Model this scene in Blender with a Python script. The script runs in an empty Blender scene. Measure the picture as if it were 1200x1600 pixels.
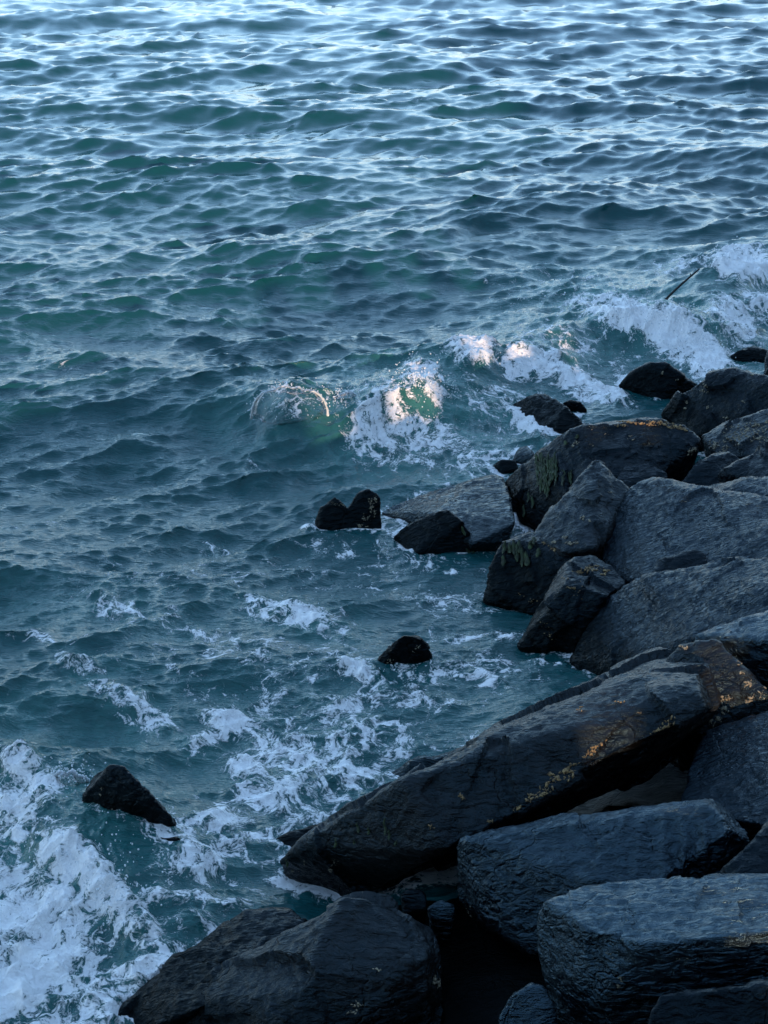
import bpy, bmesh, math, random
import numpy as np
from mathutils import Vector
from mathutils.bvhtree import BVHTree

rng = np.random.default_rng(11)
random.seed(11)
scene = bpy.context.scene
C = scene.collection

# ------------------------------------------------------------------ camera
CAM_H = 4.5
PITCH = math.radians(22.0)
F_PX = 800.0 / math.tan(math.radians(16.0))       # focal length in photo pixels (1200x1600)
cam_d = bpy.data.cameras.new('camera')
cam_d.sensor_fit = 'VERTICAL'
cam_d.sensor_height = 24.0
cam_d.lens = 12.0 / math.tan(math.radians(16.0))
cam_d.clip_start = 0.1
cam_d.clip_end = 9000.0
cam = bpy.data.objects.new('camera', cam_d)
C.objects.link(cam)
cam.location = (0, 0, CAM_H)
cam.rotation_euler = (math.pi / 2 - PITCH, 0, 0)
scene.camera = cam

# ------------------------------------------------------------------ world and sun
SUN_AZ = math.radians(167.0)      # clockwise from +Y (the view direction): behind and to the right
SUN_EL = math.radians(8.0)
world = bpy.data.worlds.new('World')
scene.world = world
world.use_nodes = True
wn = world.node_tree
for n in list(wn.nodes):
    wn.nodes.remove(n)
sky = wn.nodes.new('ShaderNodeTexSky')
sky.sky_type = 'NISHITA'
sky.sun_disc = False
sky.sun_elevation = SUN_EL
sky.sun_rotation = SUN_AZ
sky.altitude = 0.0
sky.air_density = 1.0
sky.dust_density = 0.1
sky.ozone_density = 2.5
bg = wn.nodes.new('ShaderNodeBackground')
bg.inputs['Strength'].default_value = 0.15
wo = wn.nodes.new('ShaderNodeOutputWorld')
# pale evening haze and a thin veil of high cloud, thicker low in the sky, the same all round the horizon
w_tc = wn.nodes.new('ShaderNodeTexCoord')
w_sep = wn.nodes.new('ShaderNodeSeparateXYZ')
wn.links.new(w_tc.outputs['Generated'], w_sep.inputs[0])
w_ramp = wn.nodes.new('ShaderNodeMapRange')
w_ramp.interpolation_type = 'SMOOTHERSTEP'
w_ramp.inputs[1].default_value = 0.0
w_ramp.inputs[2].default_value = 0.32
w_ramp.inputs[3].default_value = 0.85
w_ramp.inputs[4].default_value = 0.10
wn.links.new(w_sep.outputs['Z'], w_ramp.inputs[0])
w_mix = wn.nodes.new('ShaderNodeMix')
w_mix.data_type = 'RGBA'
w_mix.inputs[7].default_value = (1.95, 2.35, 2.95, 1)
wn.links.new(w_ramp.outputs[0], w_mix.inputs[0])
wn.links.new(sky.outputs[0], w_mix.inputs[6])
wn.links.new(w_mix.outputs[2], bg.inputs['Color'])
wn.links.new(bg.outputs[0], wo.inputs['Surface'])

sun_d = bpy.data.lights.new('sun', 'SUN')
sun_d.energy = 1.1
sun_d.angle = math.radians(0.5)
sun_d.color = (1.0, 0.70, 0.50)
sun = bpy.data.objects.new('sun', sun_d)
C.objects.link(sun)
to_sun = Vector((math.sin(SUN_AZ) * math.cos(SUN_EL), math.cos(SUN_AZ) * math.cos(SUN_EL), math.sin(SUN_EL)))
sun.rotation_euler = to_sun.to_track_quat('Z', 'Y').to_euler()

vs = scene.view_settings
vs.view_transform = 'Standard'
vs.look = 'None'
vs.exposure = 2.1
vs.gamma = 1.0
scene.cycles.max_bounces = 6
scene.cycles.use_denoising = True

# ------------------------------------------------------------------ pixel helpers (photo 1200x1600)
SP, CP = math.sin(PITCH), math.cos(PITCH)
def ray(px, py):
    u = (px - 600.0) / F_PX
    v = (800.0 - py) / F_PX
    return np.array([u, CP + v * SP, -SP + v * CP])
def at_z(px, py, z):
    d = ray(px, py)
    t = (z - CAM_H) / d[2]
    return np.array([0, 0, CAM_H]) + t * d
def at_y(px, py, y):
    d = ray(px, py)
    return np.array([0, 0, CAM_H]) + y / d[1] * d
def to_pix(x, y, z):
    """world arrays -> photo pixel arrays (used to lay foam and swell where the photo shows them on the water plane)"""
    zz = z - CAM_H
    dep = y * CP - zz * SP
    up = y * SP + zz * CP
    dep = np.maximum(dep, 0.05)
    return 600 + F_PX * x / dep, 800 - F_PX * up / dep

# ------------------------------------------------------------------ numpy noise
def _hash(ix, iy, iz, seed):
    h = (ix.astype(np.int64) * 374761393 + iy.astype(np.int64) * 668265263 + iz.astype(np.int64) * 2147483647 + seed * 974634777) & 0xffffffff
    h = ((h ^ (h >> 13)) * 1274126177) & 0xffffffff
    h = ((h ^ (h >> 16)) * 2246822519) & 0xffffffff
    return (h ^ (h >> 15)) & 0xffffffff
_G = np.random.default_rng(3).normal(size=(256, 3))
_G /= np.linalg.norm(_G, axis=1)[:, None]
def perlin(p, seed=0):
    """p (n,3) -> about -0.8..0.8"""
    i = np.floor(p)
    f = p - i
    i = i.astype(np.int64)
    w = f * f * f * (f * (f * 6 - 15) + 10)
    out = np.zeros(len(p))
    for dx in (0, 1):
        for dy in (0, 1):
            for dz in (0, 1):
                g = _G[_hash(i[:, 0] + dx, i[:, 1] + dy, i[:, 2] + dz, seed) & 255]
                dot = g[:, 0] * (f[:, 0] - dx) + g[:, 1] * (f[:, 1] - dy) + g[:, 2] * (f[:, 2] - dz)
                wt = (w[:, 0] if dx else 1 - w[:, 0]) * (w[:, 1] if dy else 1 - w[:, 1]) * (w[:, 2] if dz else 1 - w[:, 2])
                out += dot * wt
    return out
def fbm(p, octs=4, seed=0, gain=0.5, ridged=False):
    a, s, tot = 1.0, 0.0, 0.0
    q = p.copy()
    for o in range(octs):
        n = perlin(q, seed + o * 17)
        if ridged:
            n = 0.5 - np.abs(n) * 1.6
        s = s + a * n
        tot += a
        a *= gain
        q = q * 2.03 + 11.3
    return s / tot
def sstep(a, b, x):
    t = np.clip((x - a) / (b - a), 0, 1)
    return t * t * (3 - 2 * t)

# ------------------------------------------------------------------ material helpers
def new_mat(name):
    m = bpy.data.materials.new(name)
    m.use_nodes = True
    nt = m.node_tree
    for n in list(nt.nodes):
        nt.nodes.remove(n)
    return m, nt
class NT:
    def __init__(s, nt): s.nt = nt
    def n(s, kind, **kw):
        x = s.nt.nodes.new(kind)
        for k, v in kw.items():
            if k.startswith('_'):
                setattr(x, k[1:], v)
        return x
    def l(s, a, b): s.nt.links.new(a, b)
    def sock(s, node, key, val):
        if hasattr(val, 'is_linked') or hasattr(val, 'links'):
            s.l(val, node.inputs[key])
        else:
            node.inputs[key].default_value = val
    def math(s, op, a, b=0.0, clamp=False):
        x = s.nt.nodes.new('ShaderNodeMath'); x.operation = op; x.use_clamp = clamp
        s.sock(x, 0, a); s.sock(x, 1, b)
        return x.outputs[0]
    def maprange(s, v, a, b, c=0.0, d=1.0, smooth=True):
        x = s.nt.nodes.new('ShaderNodeMapRange')
        x.interpolation_type = 'SMOOTHSTEP' if smooth else 'LINEAR'
        s.sock(x, 0, v); s.sock(x, 1, a); s.sock(x, 2, b); s.sock(x, 3, c); s.sock(x, 4, d)
        return x.outputs[0]
    def mix(s, f, a, b):
        x = s.nt.nodes.new('ShaderNodeMix'); x.data_type = 'RGBA'
        s.sock(x, 0, f); s.sock(x, 6, a); s.sock(x, 7, b)
        return x.outputs[2]
    def mapping(s, vec, scale=(1, 1, 1), rot=(0, 0, 0), loc=(0, 0, 0)):
        x = s.nt.nodes.new('ShaderNodeMapping')
        s.l(vec, x.inputs[0])
        x.inputs['Scale'].default_value = scale
        x.inputs['Rotation'].default_value = rot
        x.inputs['Location'].default_value = loc
        return x.outputs[0]
    def noise(s, vec, scale, detail=4, rough=0.55, dist=0.0):
        x = s.nt.nodes.new('ShaderNodeTexNoise')
        s.l(vec, x.inputs['Vector'])
        x.inputs['Scale'].default_value = scale
        x.inputs['Detail'].default_value = detail
        x.inputs['Roughness'].default_value = rough
        x.inputs['Distortion'].default_value = dist
        return x
    def voronoi(s, vec, scale, feature='F1', rand=1.0):
        x = s.nt.nodes.new('ShaderNodeTexVoronoi')
        x.feature = feature
        s.l(vec, x.inputs['Vector'])
        x.inputs['Scale'].default_value = scale
        x.inputs['Randomness'].default_value = rand
        return x
    def bump(s, h, strength, dist, normal=None):
        x = s.nt.nodes.new('ShaderNodeBump')
        s.sock(x, 'Height', h)
        x.inputs['Strength'].default_value = strength
        x.inputs['Distance'].default_value = dist
        if normal is not None:
            s.l(normal, x.inputs['Normal'])
        return x.outputs[0]
    def vmath(s, op, a, b=None, scale=None):
        x = s.nt.nodes.new('ShaderNodeVectorMath'); x.operation = op
        s.sock(x, 0, a)
        if b is not None: s.sock(x, 1, b)
        if scale is not None: s.sock(x, 'Scale', scale)
        return x.outputs[0]

# ---- sea
def sea_material():
    m, nt = new_mat('sea_water')
    g = NT(nt)
    geo = g.n('ShaderNodeNewGeometry')
    pos = geo.outputs['Position']
    foam_a = g.n('ShaderNodeAttribute', _attribute_name='foam').outputs['Fac']
    milk_a = g.n('ShaderNodeAttribute', _attribute_name='milk').outputs['Fac']
    # domain warp so that the lace is drawn out along the wave
    w1 = g.noise(pos, 1.6, 3).outputs['Color']
    w1 = g.vmath('SUBTRACT', w1, (0.5, 0.5, 0.5))
    p1 = g.vmath('ADD', pos, g.vmath('SCALE', w1, scale=0.55))
    w2 = g.noise(pos, 9.0, 3).outputs['Color']
    w2 = g.vmath('SUBTRACT', w2, (0.5, 0.5, 0.5))
    p2 = g.vmath('ADD', p1, g.vmath('SCALE', w2, scale=0.10))
    pl = g.mapping(p2, scale=(1.0, 0.62, 0.0), rot=(0, 0, math.radians(-18)))
    lace1 = g.voronoi(pl, 4.2, 'DISTANCE_TO_EDGE').outputs['Distance']
    lace2 = g.voronoi(pl, 11.0, 'DISTANCE_TO_EDGE').outputs['Distance']
    web1 = g.maprange(lace1, 0.0, 0.16, 1.0, 0.0)
    web2 = g.maprange(lace2, 0.0, 0.22, 1.0, 0.0)
    clump = g.noise(p2, 5.5, 8, 0.66).outputs['Fac']
    fine = g.noise(p2, 60.0, 5, 0.65).outputs['Fac']
    mid = g.noise(p2, 15.0, 5, 0.65).outputs['Fac']
    pat = g.math('MULTIPLY', web1, 0.30)
    pat = g.math('ADD', pat, g.math('MULTIPLY', web2, 0.30))
    pat = g.math('ADD', pat, g.math('MULTIPLY', g.math('SUBTRACT', clump, 0.5), 1.5))
    pat = g.math('ADD', pat, g.math('MULTIPLY', g.math('SUBTRACT', mid, 0.5), 1.5))
    pat = g.math('ADD', pat, g.math('MULTIPLY', g.math('SUBTRACT', fine, 0.5), 1.3))
    v = g.math('ADD', g.math('MULTIPLY', foam_a, 1.02), g.math('MULTIPLY', pat, 0.80))
    gate = g.maprange(foam_a, 0.02, 0.16)
    fm = g.math('MULTIPLY', g.maprange(v, 0.66, 0.98), gate)
    # water body
    big = g.noise(pos, 0.35, 3).outputs['Fac']
    body = g.mix(big, (0.003, 0.054, 0.064, 1), (0.007, 0.072, 0.070, 1))
    milk_n = g.noise(p1, 3.5, 5, 0.6).outputs['Fac']
    mk = g.math('MULTIPLY', milk_a, g.maprange(milk_n, 0.30, 0.70, 0.25, 1.0), clamp=True)
    body = g.mix(mk, body, (0.050, 0.185, 0.165, 1))
    # ripples finer than the mesh
    pr = g.mapping(pos, scale=(0.62, 1.9, 1.0), rot=(0, 0, math.radians(14)))
    r1 = g.noise(pr, 11.0, 4, 0.55, 0.6).outputs['Fac']
    r2 = g.noise(pr, 46.0, 3, 0.55, 0.5).outputs['Fac']
    rip = g.n('ShaderNodeAttribute', _attribute_name='ripple').outputs['Fac']
    hgt = g.math('MULTIPLY', g.math('ADD', g.math('MULTIPLY', r1, 0.016), g.math('MULTIPLY', r2, 0.007)), rip)
    nrm = g.bump(hgt, 0.8, 1.0)
    water = g.n('ShaderNodeBsdfPrincipled')
    g.l(body, water.inputs['Base Color'])
    water.inputs['Roughness'].default_value = 0.06
    water.inputs['IOR'].default_value = 1.333
    g.l(nrm, water.inputs['Normal'])
    fb = g.n('ShaderNodeBsdfPrincipled')
    fcol = g.mix(g.maprange(fm, 0.1, 0.95), (0.40, 0.52, 0.53, 1), (0.94, 0.94, 0.93, 1))
    g.l(fcol, fb.inputs['Base Color'])
    fb.inputs['Roughness'].default_value = 0.55
    fb.inputs['Specular IOR Level'].default_value = 0.25
    fh = g.math('ADD', g.math('MULTIPLY', clump, 0.06), g.math('MULTIPLY', fine, 0.014))
    fh = g.math('ADD', fh, g.math('MULTIPLY', fm, 0.02))
    g.l(g.bump(fh, 0.8, 1.0), fb.inputs['Normal'])
    mx = g.n('ShaderNodeMixShader')
    g.l(fm, mx.inputs[0]); g.l(water.outputs[0], mx.inputs[1]); g.l(fb.outputs[0], mx.inputs[2])
    out = g.n('ShaderNodeOutputMaterial')
    g.l(mx.outputs[0], out.inputs['Surface'])
    return m

# ---- wet rock
def rock_material(name, dark, light, rough, grain=1.0, rot=0.0, spec=0.5):
    m, nt = new_mat(name)
    g = NT(nt)
    tc = g.n('ShaderNodeTexCoord')
    pos = tc.outputs['Object']
    n1 = g.noise(pos, 3.0, 6, 0.6).outputs['Fac']
    n2 = g.noise(pos, 26.0, 6, 0.65).outputs['Fac']
    n3 = g.noise(pos, 120.0, 3, 0.6).outputs['Fac']
    t = g.math('ADD', g.math('MULTIPLY', n1, 0.6), g.math('MULTIPLY', n2, 0.4))
    col = g.mix(g.maprange(t, 0.36, 0.66), dark + (1,), light + (1,))
    speck = g.maprange(n3, 0.66, 0.78)
    col = g.mix(g.math('MULTIPLY', speck, 0.35), col, tuple(min(1, c * 2.6) for c in light) + (1,))
    prr = g.mapping(pos, scale=(0.5, 1.6, 1.3), rot=(0, 0, rot))
    b1 = g.noise(prr, 22.0, 4, 0.55, 0.9).outputs['Fac']
    b2 = g.noise(prr, 105.0, 4, 0.6, 0.3).outputs['Fac']
    b0 = g.noise(pos, 9.0, 4, 0.6).outputs['Fac']
    crk = g.voronoi(g.vmath('ADD', pos, g.vmath('SCALE', g.noise(pos, 4.0, 4).outputs['Color'], scale=0.35)), 1.7, 'DISTANCE_TO_EDGE').outputs['Distance']
    crack = g.maprange(crk, 0.0, 0.016, 0.0, 1.0)
    h = g.math('ADD', g.math('MULTIPLY', b1, 0.019 * grain), g.math('MULTIPLY', b2, 0.0030 * grain))
    h = g.math('ADD', h, g.math('MULTIPLY', b0, 0.016))
    h = g.math('ADD', h, g.math('MULTIPLY', crack, 0.006))
    p = g.n('ShaderNodeBsdfPrincipled')
    wz = g.n('ShaderNodeSeparateXYZ')
    g.l(g.n('ShaderNodeNewGeometry').outputs['Position'], wz.inputs[0])
    wet = g.maprange(g.math('ADD', wz.outputs['Z'], g.math('MULTIPLY', n1, 0.25)), 0.16, 0.34, 0.6, 1.0)
    low_band = g.maprange(g.math('ADD', wz.outputs['Z'], g.math('MULTIPLY', g.math('ADD', n1, n2), 0.22)), 0.38, 0.56)
    col = g.mix(low_band, (0.0016, 0.0020, 0.0018, 1), col)  # base colour blackens and specular drops low down near the water
    g.l(col, p.inputs['Base Color'])
    g.l(g.math('MULTIPLY', g.maprange(low_band, 0.0, 1.0, 0.5, 1.0), spec), p.inputs['Specular IOR Level'])
    rr = g.math('MULTIPLY', g.maprange(n1, 0.3, 0.7, rough - 0.12, rough + 0.12), wet)
    g.l(rr, p.inputs['Roughness'])
    p.inputs['IOR'].default_value = 1.5
    p.inputs['Specular Tint'].default_value = (0.45, 0.80, 1.0, 1)
    g.l(g.bump(h, 0.9, 1.0), p.inputs['Normal'])
    out = g.n('ShaderNodeOutputMaterial')
    g.l(p.outputs[0], out.inputs['Surface'])
    return m

def plain_material(name, ca, cb, rough, scale=40.0, bumpd=0.004):
    m, nt = new_mat(name)
    g = NT(nt)
    pos = g.n('ShaderNodeTexCoord').outputs['Object']
    n1 = g.noise(pos, scale, 4, 0.6).outputs['Fac']
    p = g.n('ShaderNodeBsdfPrincipled')
    g.l(g.mix(g.maprange(n1, 0.3, 0.7), ca + (1,), cb + (1,)), p.inputs['Base Color'])
    p.inputs['Roughness'].default_value = rough
    g.l(g.bump(n1, 0.7, bumpd), p.inputs['Normal'])
    out = g.n('ShaderNodeOutputMaterial')
    g.l(p.outputs[0], out.inputs['Surface'])
    return m

def splash_material():
    m, nt = new_mat('splash_water')
    g = NT(nt)
    pos = g.n('ShaderNodeNewGeometry').outputs['Position']
    n1 = g.noise(pos, 22.0, 4, 0.6).outputs['Fac']
    rim = g.n('ShaderNodeAttribute', _attribute_name='foam').outputs['Fac']
    gs = g.n('ShaderNodeBsdfGlossy')
    gs.inputs['Roughness'].default_value = 0.05
    g.l(g.bump(n1, 0.8, 0.03), gs.inputs['Normal'])
    tr = g.n('ShaderNodeBsdfTransparent')
    tr.inputs['Color'].default_value = (0.985, 0.99, 0.99, 1)
    fr = g.n('ShaderNodeFresnel'); fr.inputs['IOR'].default_value = 1.33
    gl = g.n('ShaderNodeMixShader')
    g.l(fr.outputs[0], gl.inputs[0]); g.l(tr.outputs[0], gl.inputs[1]); g.l(gs.outputs[0], gl.inputs[2])
    fo = g.n('ShaderNodeBsdfPrincipled')
    fo.inputs['Base Color'].default_value = (0.78, 0.82, 0.84, 1)
    fo.inputs['Roughness'].default_value = 0.4
    mx = g.n('ShaderNodeMixShader')
    f = g.math('ADD', rim, g.math('MULTIPLY', g.math('SUBTRACT', n1, 0.5), 0.9), clamp=True)
    g.l(g.maprange(f, 0.35, 0.75, 0.0, 0.85), mx.inputs[0])
    g.l(gl.outputs[0], mx.inputs[1]); g.l(fo.outputs[0], mx.inputs[2])
    out = g.n('ShaderNodeOutputMaterial')
    g.l(mx.outputs[0], out.inputs['Surface'])
    return m

M_SEA = sea_material()
M_ROCK = [rock_material('wet_basalt', (0.002, 0.003, 0.004), (0.005, 0.006, 0.008), 0.27, 1.2, 0.2, spec=0.20),
          rock_material('wet_basalt_rippled', (0.003, 0.005, 0.008), (0.009, 0.013, 0.018), 0.19, 1.6, -0.3, spec=0.75),
          rock_material('dull_basalt', (0.004, 0.004, 0.004), (0.016, 0.014, 0.013), 0.32, 1.4, 0.6, spec=0.34),
          rock_material('wet_basalt_sheen', (0.004, 0.006, 0.009), (0.010, 0.014, 0.018), 0.26, 1.8, -0.2, spec=1.0),
          rock_material('blue_slate', (0.003, 0.005, 0.008), (0.008, 0.012, 0.017), 0.20, 2.0, -0.4, spec=0.34)]
M_GROUND = rock_material('dark_rubble', (0.002, 0.0025, 0.003), (0.005, 0.006, 0.007), 0.6, 1.0, spec=0.1)
M_MUSSEL = plain_material('ochre_shell', (0.10, 0.06, 0.025), (0.36, 0.24, 0.10), 0.6, 60)
M_PALE = plain_material('pale_barnacle', (0.10, 0.085, 0.055), (0.36, 0.31, 0.21), 0.7, 60)
M_WEED = plain_material('green_seaweed', (0.006, 0.014, 0.005), (0.026, 0.050, 0.012), 0.75, 25)
M_STICK = plain_material('dark_driftwood', (0.004, 0.0035, 0.003), (0.010, 0.008, 0.007), 0.6, 30)
M_SPLASH = splash_material()
M_DROP = plain_material('spray_drops', (0.62, 0.68, 0.70), (0.85, 0.88, 0.90), 0.25, 90, 0.001)

def link(name, me, mat, parent=None):
    o = bpy.data.objects.new(name, me)
    C.objects.link(o)
    if mat is not None:
        me.materials.clear(); me.materials.append(mat)
    if parent is not None:
        o.parent = parent
    return o
def tag(o, label, cat, group=None):
    o['label'] = label; o['category'] = cat
    if group: o['group'] = group

# ------------------------------------------------------------------ sea
def wave_tile(L, N, lmin, lmax, wind, spread, slope, seed):
    r = np.random.default_rng(seed)
    k1 = np.fft.fftfreq(N, L / N) * 2 * np.pi
    kx, ky = np.meshgrid(k1, k1, indexing='ij')
    k = np.hypot(kx, ky); k[0, 0] = 1
    lam = 2 * np.pi / k
    th = np.arctan2(ky, kx) - wind
    amp = k ** -2.0 * sstep(lmin * 0.7, lmin * 1.3, lam) * (1 - sstep(lmax * 0.75, lmax * 1.35, lam))
    amp = amp * (np.abs(np.cos(th)) ** spread + 0.05)
    amp[0, 0] = 0
    H = amp * (r.normal(size=(N, N)) + 1j * r.normal(size=(N, N)))
    h = np.real(np.fft.ifft2(H))
    sx = np.gradient(h, L / N, axis=0); sy = np.gradient(h, L / N, axis=1)
    s = slope / math.sqrt(np.mean(sx * sx + sy * sy))
    dx = np.real(np.fft.ifft2(1j * kx / k * H)); dy = np.real(np.fft.ifft2(1j * ky / k * H))
    # the real part of H's transform is the field of the hermitian part of H, and so are dx and dy
    return L, N, h * s, dx * s, dy * s
def sample(tile, x, y):
    L, N = tile[:2]
    u = (x / L * N) % N; v = (y / L * N) % N
    iu = np.floor(u).astype(np.int64); iv = np.floor(v).astype(np.int64)
    fu = u - iu; fv = v - iv
    def w4(f):
        return (-0.5 * f + f * f - 0.5 * f ** 3, 1 - 2.5 * f * f + 1.5 * f ** 3, 0.5 * f + 2 * f * f - 1.5 * f ** 3, -0.5 * f * f + 0.5 * f ** 3)
    wu, wv = w4(fu), w4(fv)
    outs = [np.zeros_like(x) for _ in range(3)]
    for a in range(4):
        for b in range(4):
            idx = ((iu + a - 1) % N) * N + (iv + b - 1) % N
            w = wu[a] * wv[b]
            for q in range(3):
                outs[q] += w * tile[2 + q].ravel()[idx]
    return outs

def blobs(px, py, items):
    """items: (cx, cy, rx, ry, angle_deg, value), soft ellipses on the water plane"""
    out = np.zeros_like(px)
    for cx, cy, rx, ry, a, val in items:
        c, s = math.cos(math.radians(a)), math.sin(math.radians(a))
        dx, dy = px - cx, py - cy
        u = (dx * c + dy * s) / rx; v = (-dx * s + dy * c) / ry
        out = np.maximum(out, val * np.exp(-(u * u + v * v) ** 1.3 * 0.7))
    return out
def polyline_dist(px, py, pts):
    """signed distance (positive below / right of travel), and parameter 0..1 along the line"""
    best = np.full(px.shape, 1e9); sgn = np.zeros_like(px); par = np.zeros_like(px)
    n = len(pts) - 1
    for i in range(n):
        ax, ay = pts[i]; bx, by = pts[i + 1]
        ex, ey = bx - ax, by - ay
        L2 = ex * ex + ey * ey
        t = np.clip(((px - ax) * ex + (py - ay) * ey) / L2, 0, 1)
        qx, qy = ax + t * ex, ay + t * ey
        d = np.hypot(px - qx, py - qy)
        m = d < best
        cr = ex * (py - ay) - ey * (px - ax)
        best = np.where(m, d, best); sgn = np.where(m, np.sign(cr), sgn); par = np.where(m, (i + t) / n, par)
    return best * sgn, par

FOAM = [
 (1165,420,64,26,8,1.25),(1058,408,62,13,-6,.62),(905,472,50,10,5,.75),(975,495,74,28,18,1.08),(1050,525,74,38,30,1.25),
 (1100,562,46,32,40,1.3),(1150,505,48,24,35,1.05),(1192,480,35,26,20,.8),(740,566,44,22,5,1.15),(822,580,38,24,0,1.05),(865,572,22,18,0,.7),
 (905,610,66,20,25,1.05),(955,628,38,14,20,1.1),(650,603,26,26,60,.95),(680,628,30,15,20,.85),(600,652,56,42,-30,.78),(585,690,56,28,20,.82),
 (660,690,120,38,18,.66),(740,716,100,28,10,.62),(450,632,62,16,-3,.55),(828,666,40,14,30,.95),(690,575,40,10,0,.4),(540,570,30,7,0,.42),
 (390,722,26,16,0,.5),(75,570,40,6,10,.42),(60,805,50,10,0,.35),(345,842,26,10,10,.55),(480,820,18,12,0,.75),(520,850,70,10,5,.42),
 (175,955,80,18,25,.6),(300,985,90,20,15,.52),(470,960,86,24,14,.8),(520,985,60,18,20,.62),(400,1010,110,24,5,.52),(690,880,60,10,5,.42),
 (720,985,60,12,10,.5),(770,1035,45,10,10,.6),(560,1062,44,16,15,.92),(655,1070,50,12,0,.55),(760,1072,40,14,25,.62),(820,1010,40,8,0,.35),
 (620,1100,110,28,5,.66),(500,1110,110,26,5,.62),(560,1170,100,46,0,.68),(360,1145,50,20,10,.86),(380,1205,46,20,25,.82),(450,1180,100,56,20,.68),
 (310,1165,40,22,0,.66),(540,1225,70,44,-20,.7),(430,1250,100,40,0,.68),(340,1290,70,34,0,.7),(300,1350,60,30,10,.74),(390,1330,70,30,-10,.66),
 (115,1055,40,16,15,.74),(180,1110,60,20,30,.7),(230,1130,60,18,35,.62),(60,1010,60,12,5,.5),(20,1180,50,30,30,.95),(60,1240,34,50,-10,.8),
 (20,1280,60,60,0,.82),(110,1350,80,40,25,1.0),(60,1430,110,70,20,1.0),(170,1400,60,34,30,.98),(30,1540,110,80,0,1.05),(120,1500,60,40,10,.85),
 (210,1440,60,26,20,.82),(255,1400,50,20,10,.66),(290,1440,60,26,0,.66),(240,1530,60,40,-20,.85),(180,1580,50,40,0,.9),(330,1410,70,28,10,.68),
 (250,1480,50,20,10,.6),(360,1390,60,20,10,.5),(-80,1400,120,200,0,1.0),(-60,1700,200,120,0,1.0),(120,1640,140,60,0,.95),
 (260,1300,30,8,30,.5),(840,1000,60,8,0,.35),(1290,400,80,40,0,.9),(1300,470,90,50,20,.95),
 (500,625,60,20,0,.3),(630,920,60,20,0,.28),(300,900,180,34,0,.36),(450,1050,260,50,0,.46),(700,1050,170,64,0,.46),(560,880,160,40,0,.28),
 (900,440,130,26,0,.36),(760,640,120,50,15,.5),(880,540,120,50,20,.5),(672,600,24,20,0,.95),(790,990,90,16,8,.55),(850,1040,60,12,12,.6),(700,930,110,22,4,.48),(640,860,90,14,6,.5),(860,700,30,10,30,.7),(720,760,60,8,-14,.5)]
MILK = [(1010,500,170,60,18,1.0),(900,530,160,50,10,.75),(1180,450,90,60,10,.8),(700,640,180,70,12,.85),(600,690,160,70,15,.75),(450,660,140,50,0,.5),
 (480,970,110,40,10,.55),(60,1350,240,260,0,.75),(180,1120,170,70,20,.6),(420,1190,230,130,0,.42),(250,1450,180,140,0,.5),(100,800,260,150,0,.10),
 (150,960,240,60,10,.4),(1050,400,110,30,0,.45),(600,1100,260,90,0,.25),(300,700,260,80,0,.12)]
CREST = [(330,672),(400,648),(455,636),(560,640),(650,612),(735,578),(820,560),(900,498),(1000,492),(1090,500),(1150,440),(1230,410),(1340,380)]
CREST_H = [.02,.16,.26,.20,.24,.22,.20,.22,.30,.28,.20,.22,.22]
BORE = [(-260,1100),(-60,1150),(30,1185),(80,1250),(130,1320),(200,1390),(235,1440),(250,1500),(180,1640)]
BORE_H = [.25,.25,.24,.22,.20,.16,.12,.08,.05]

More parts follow.
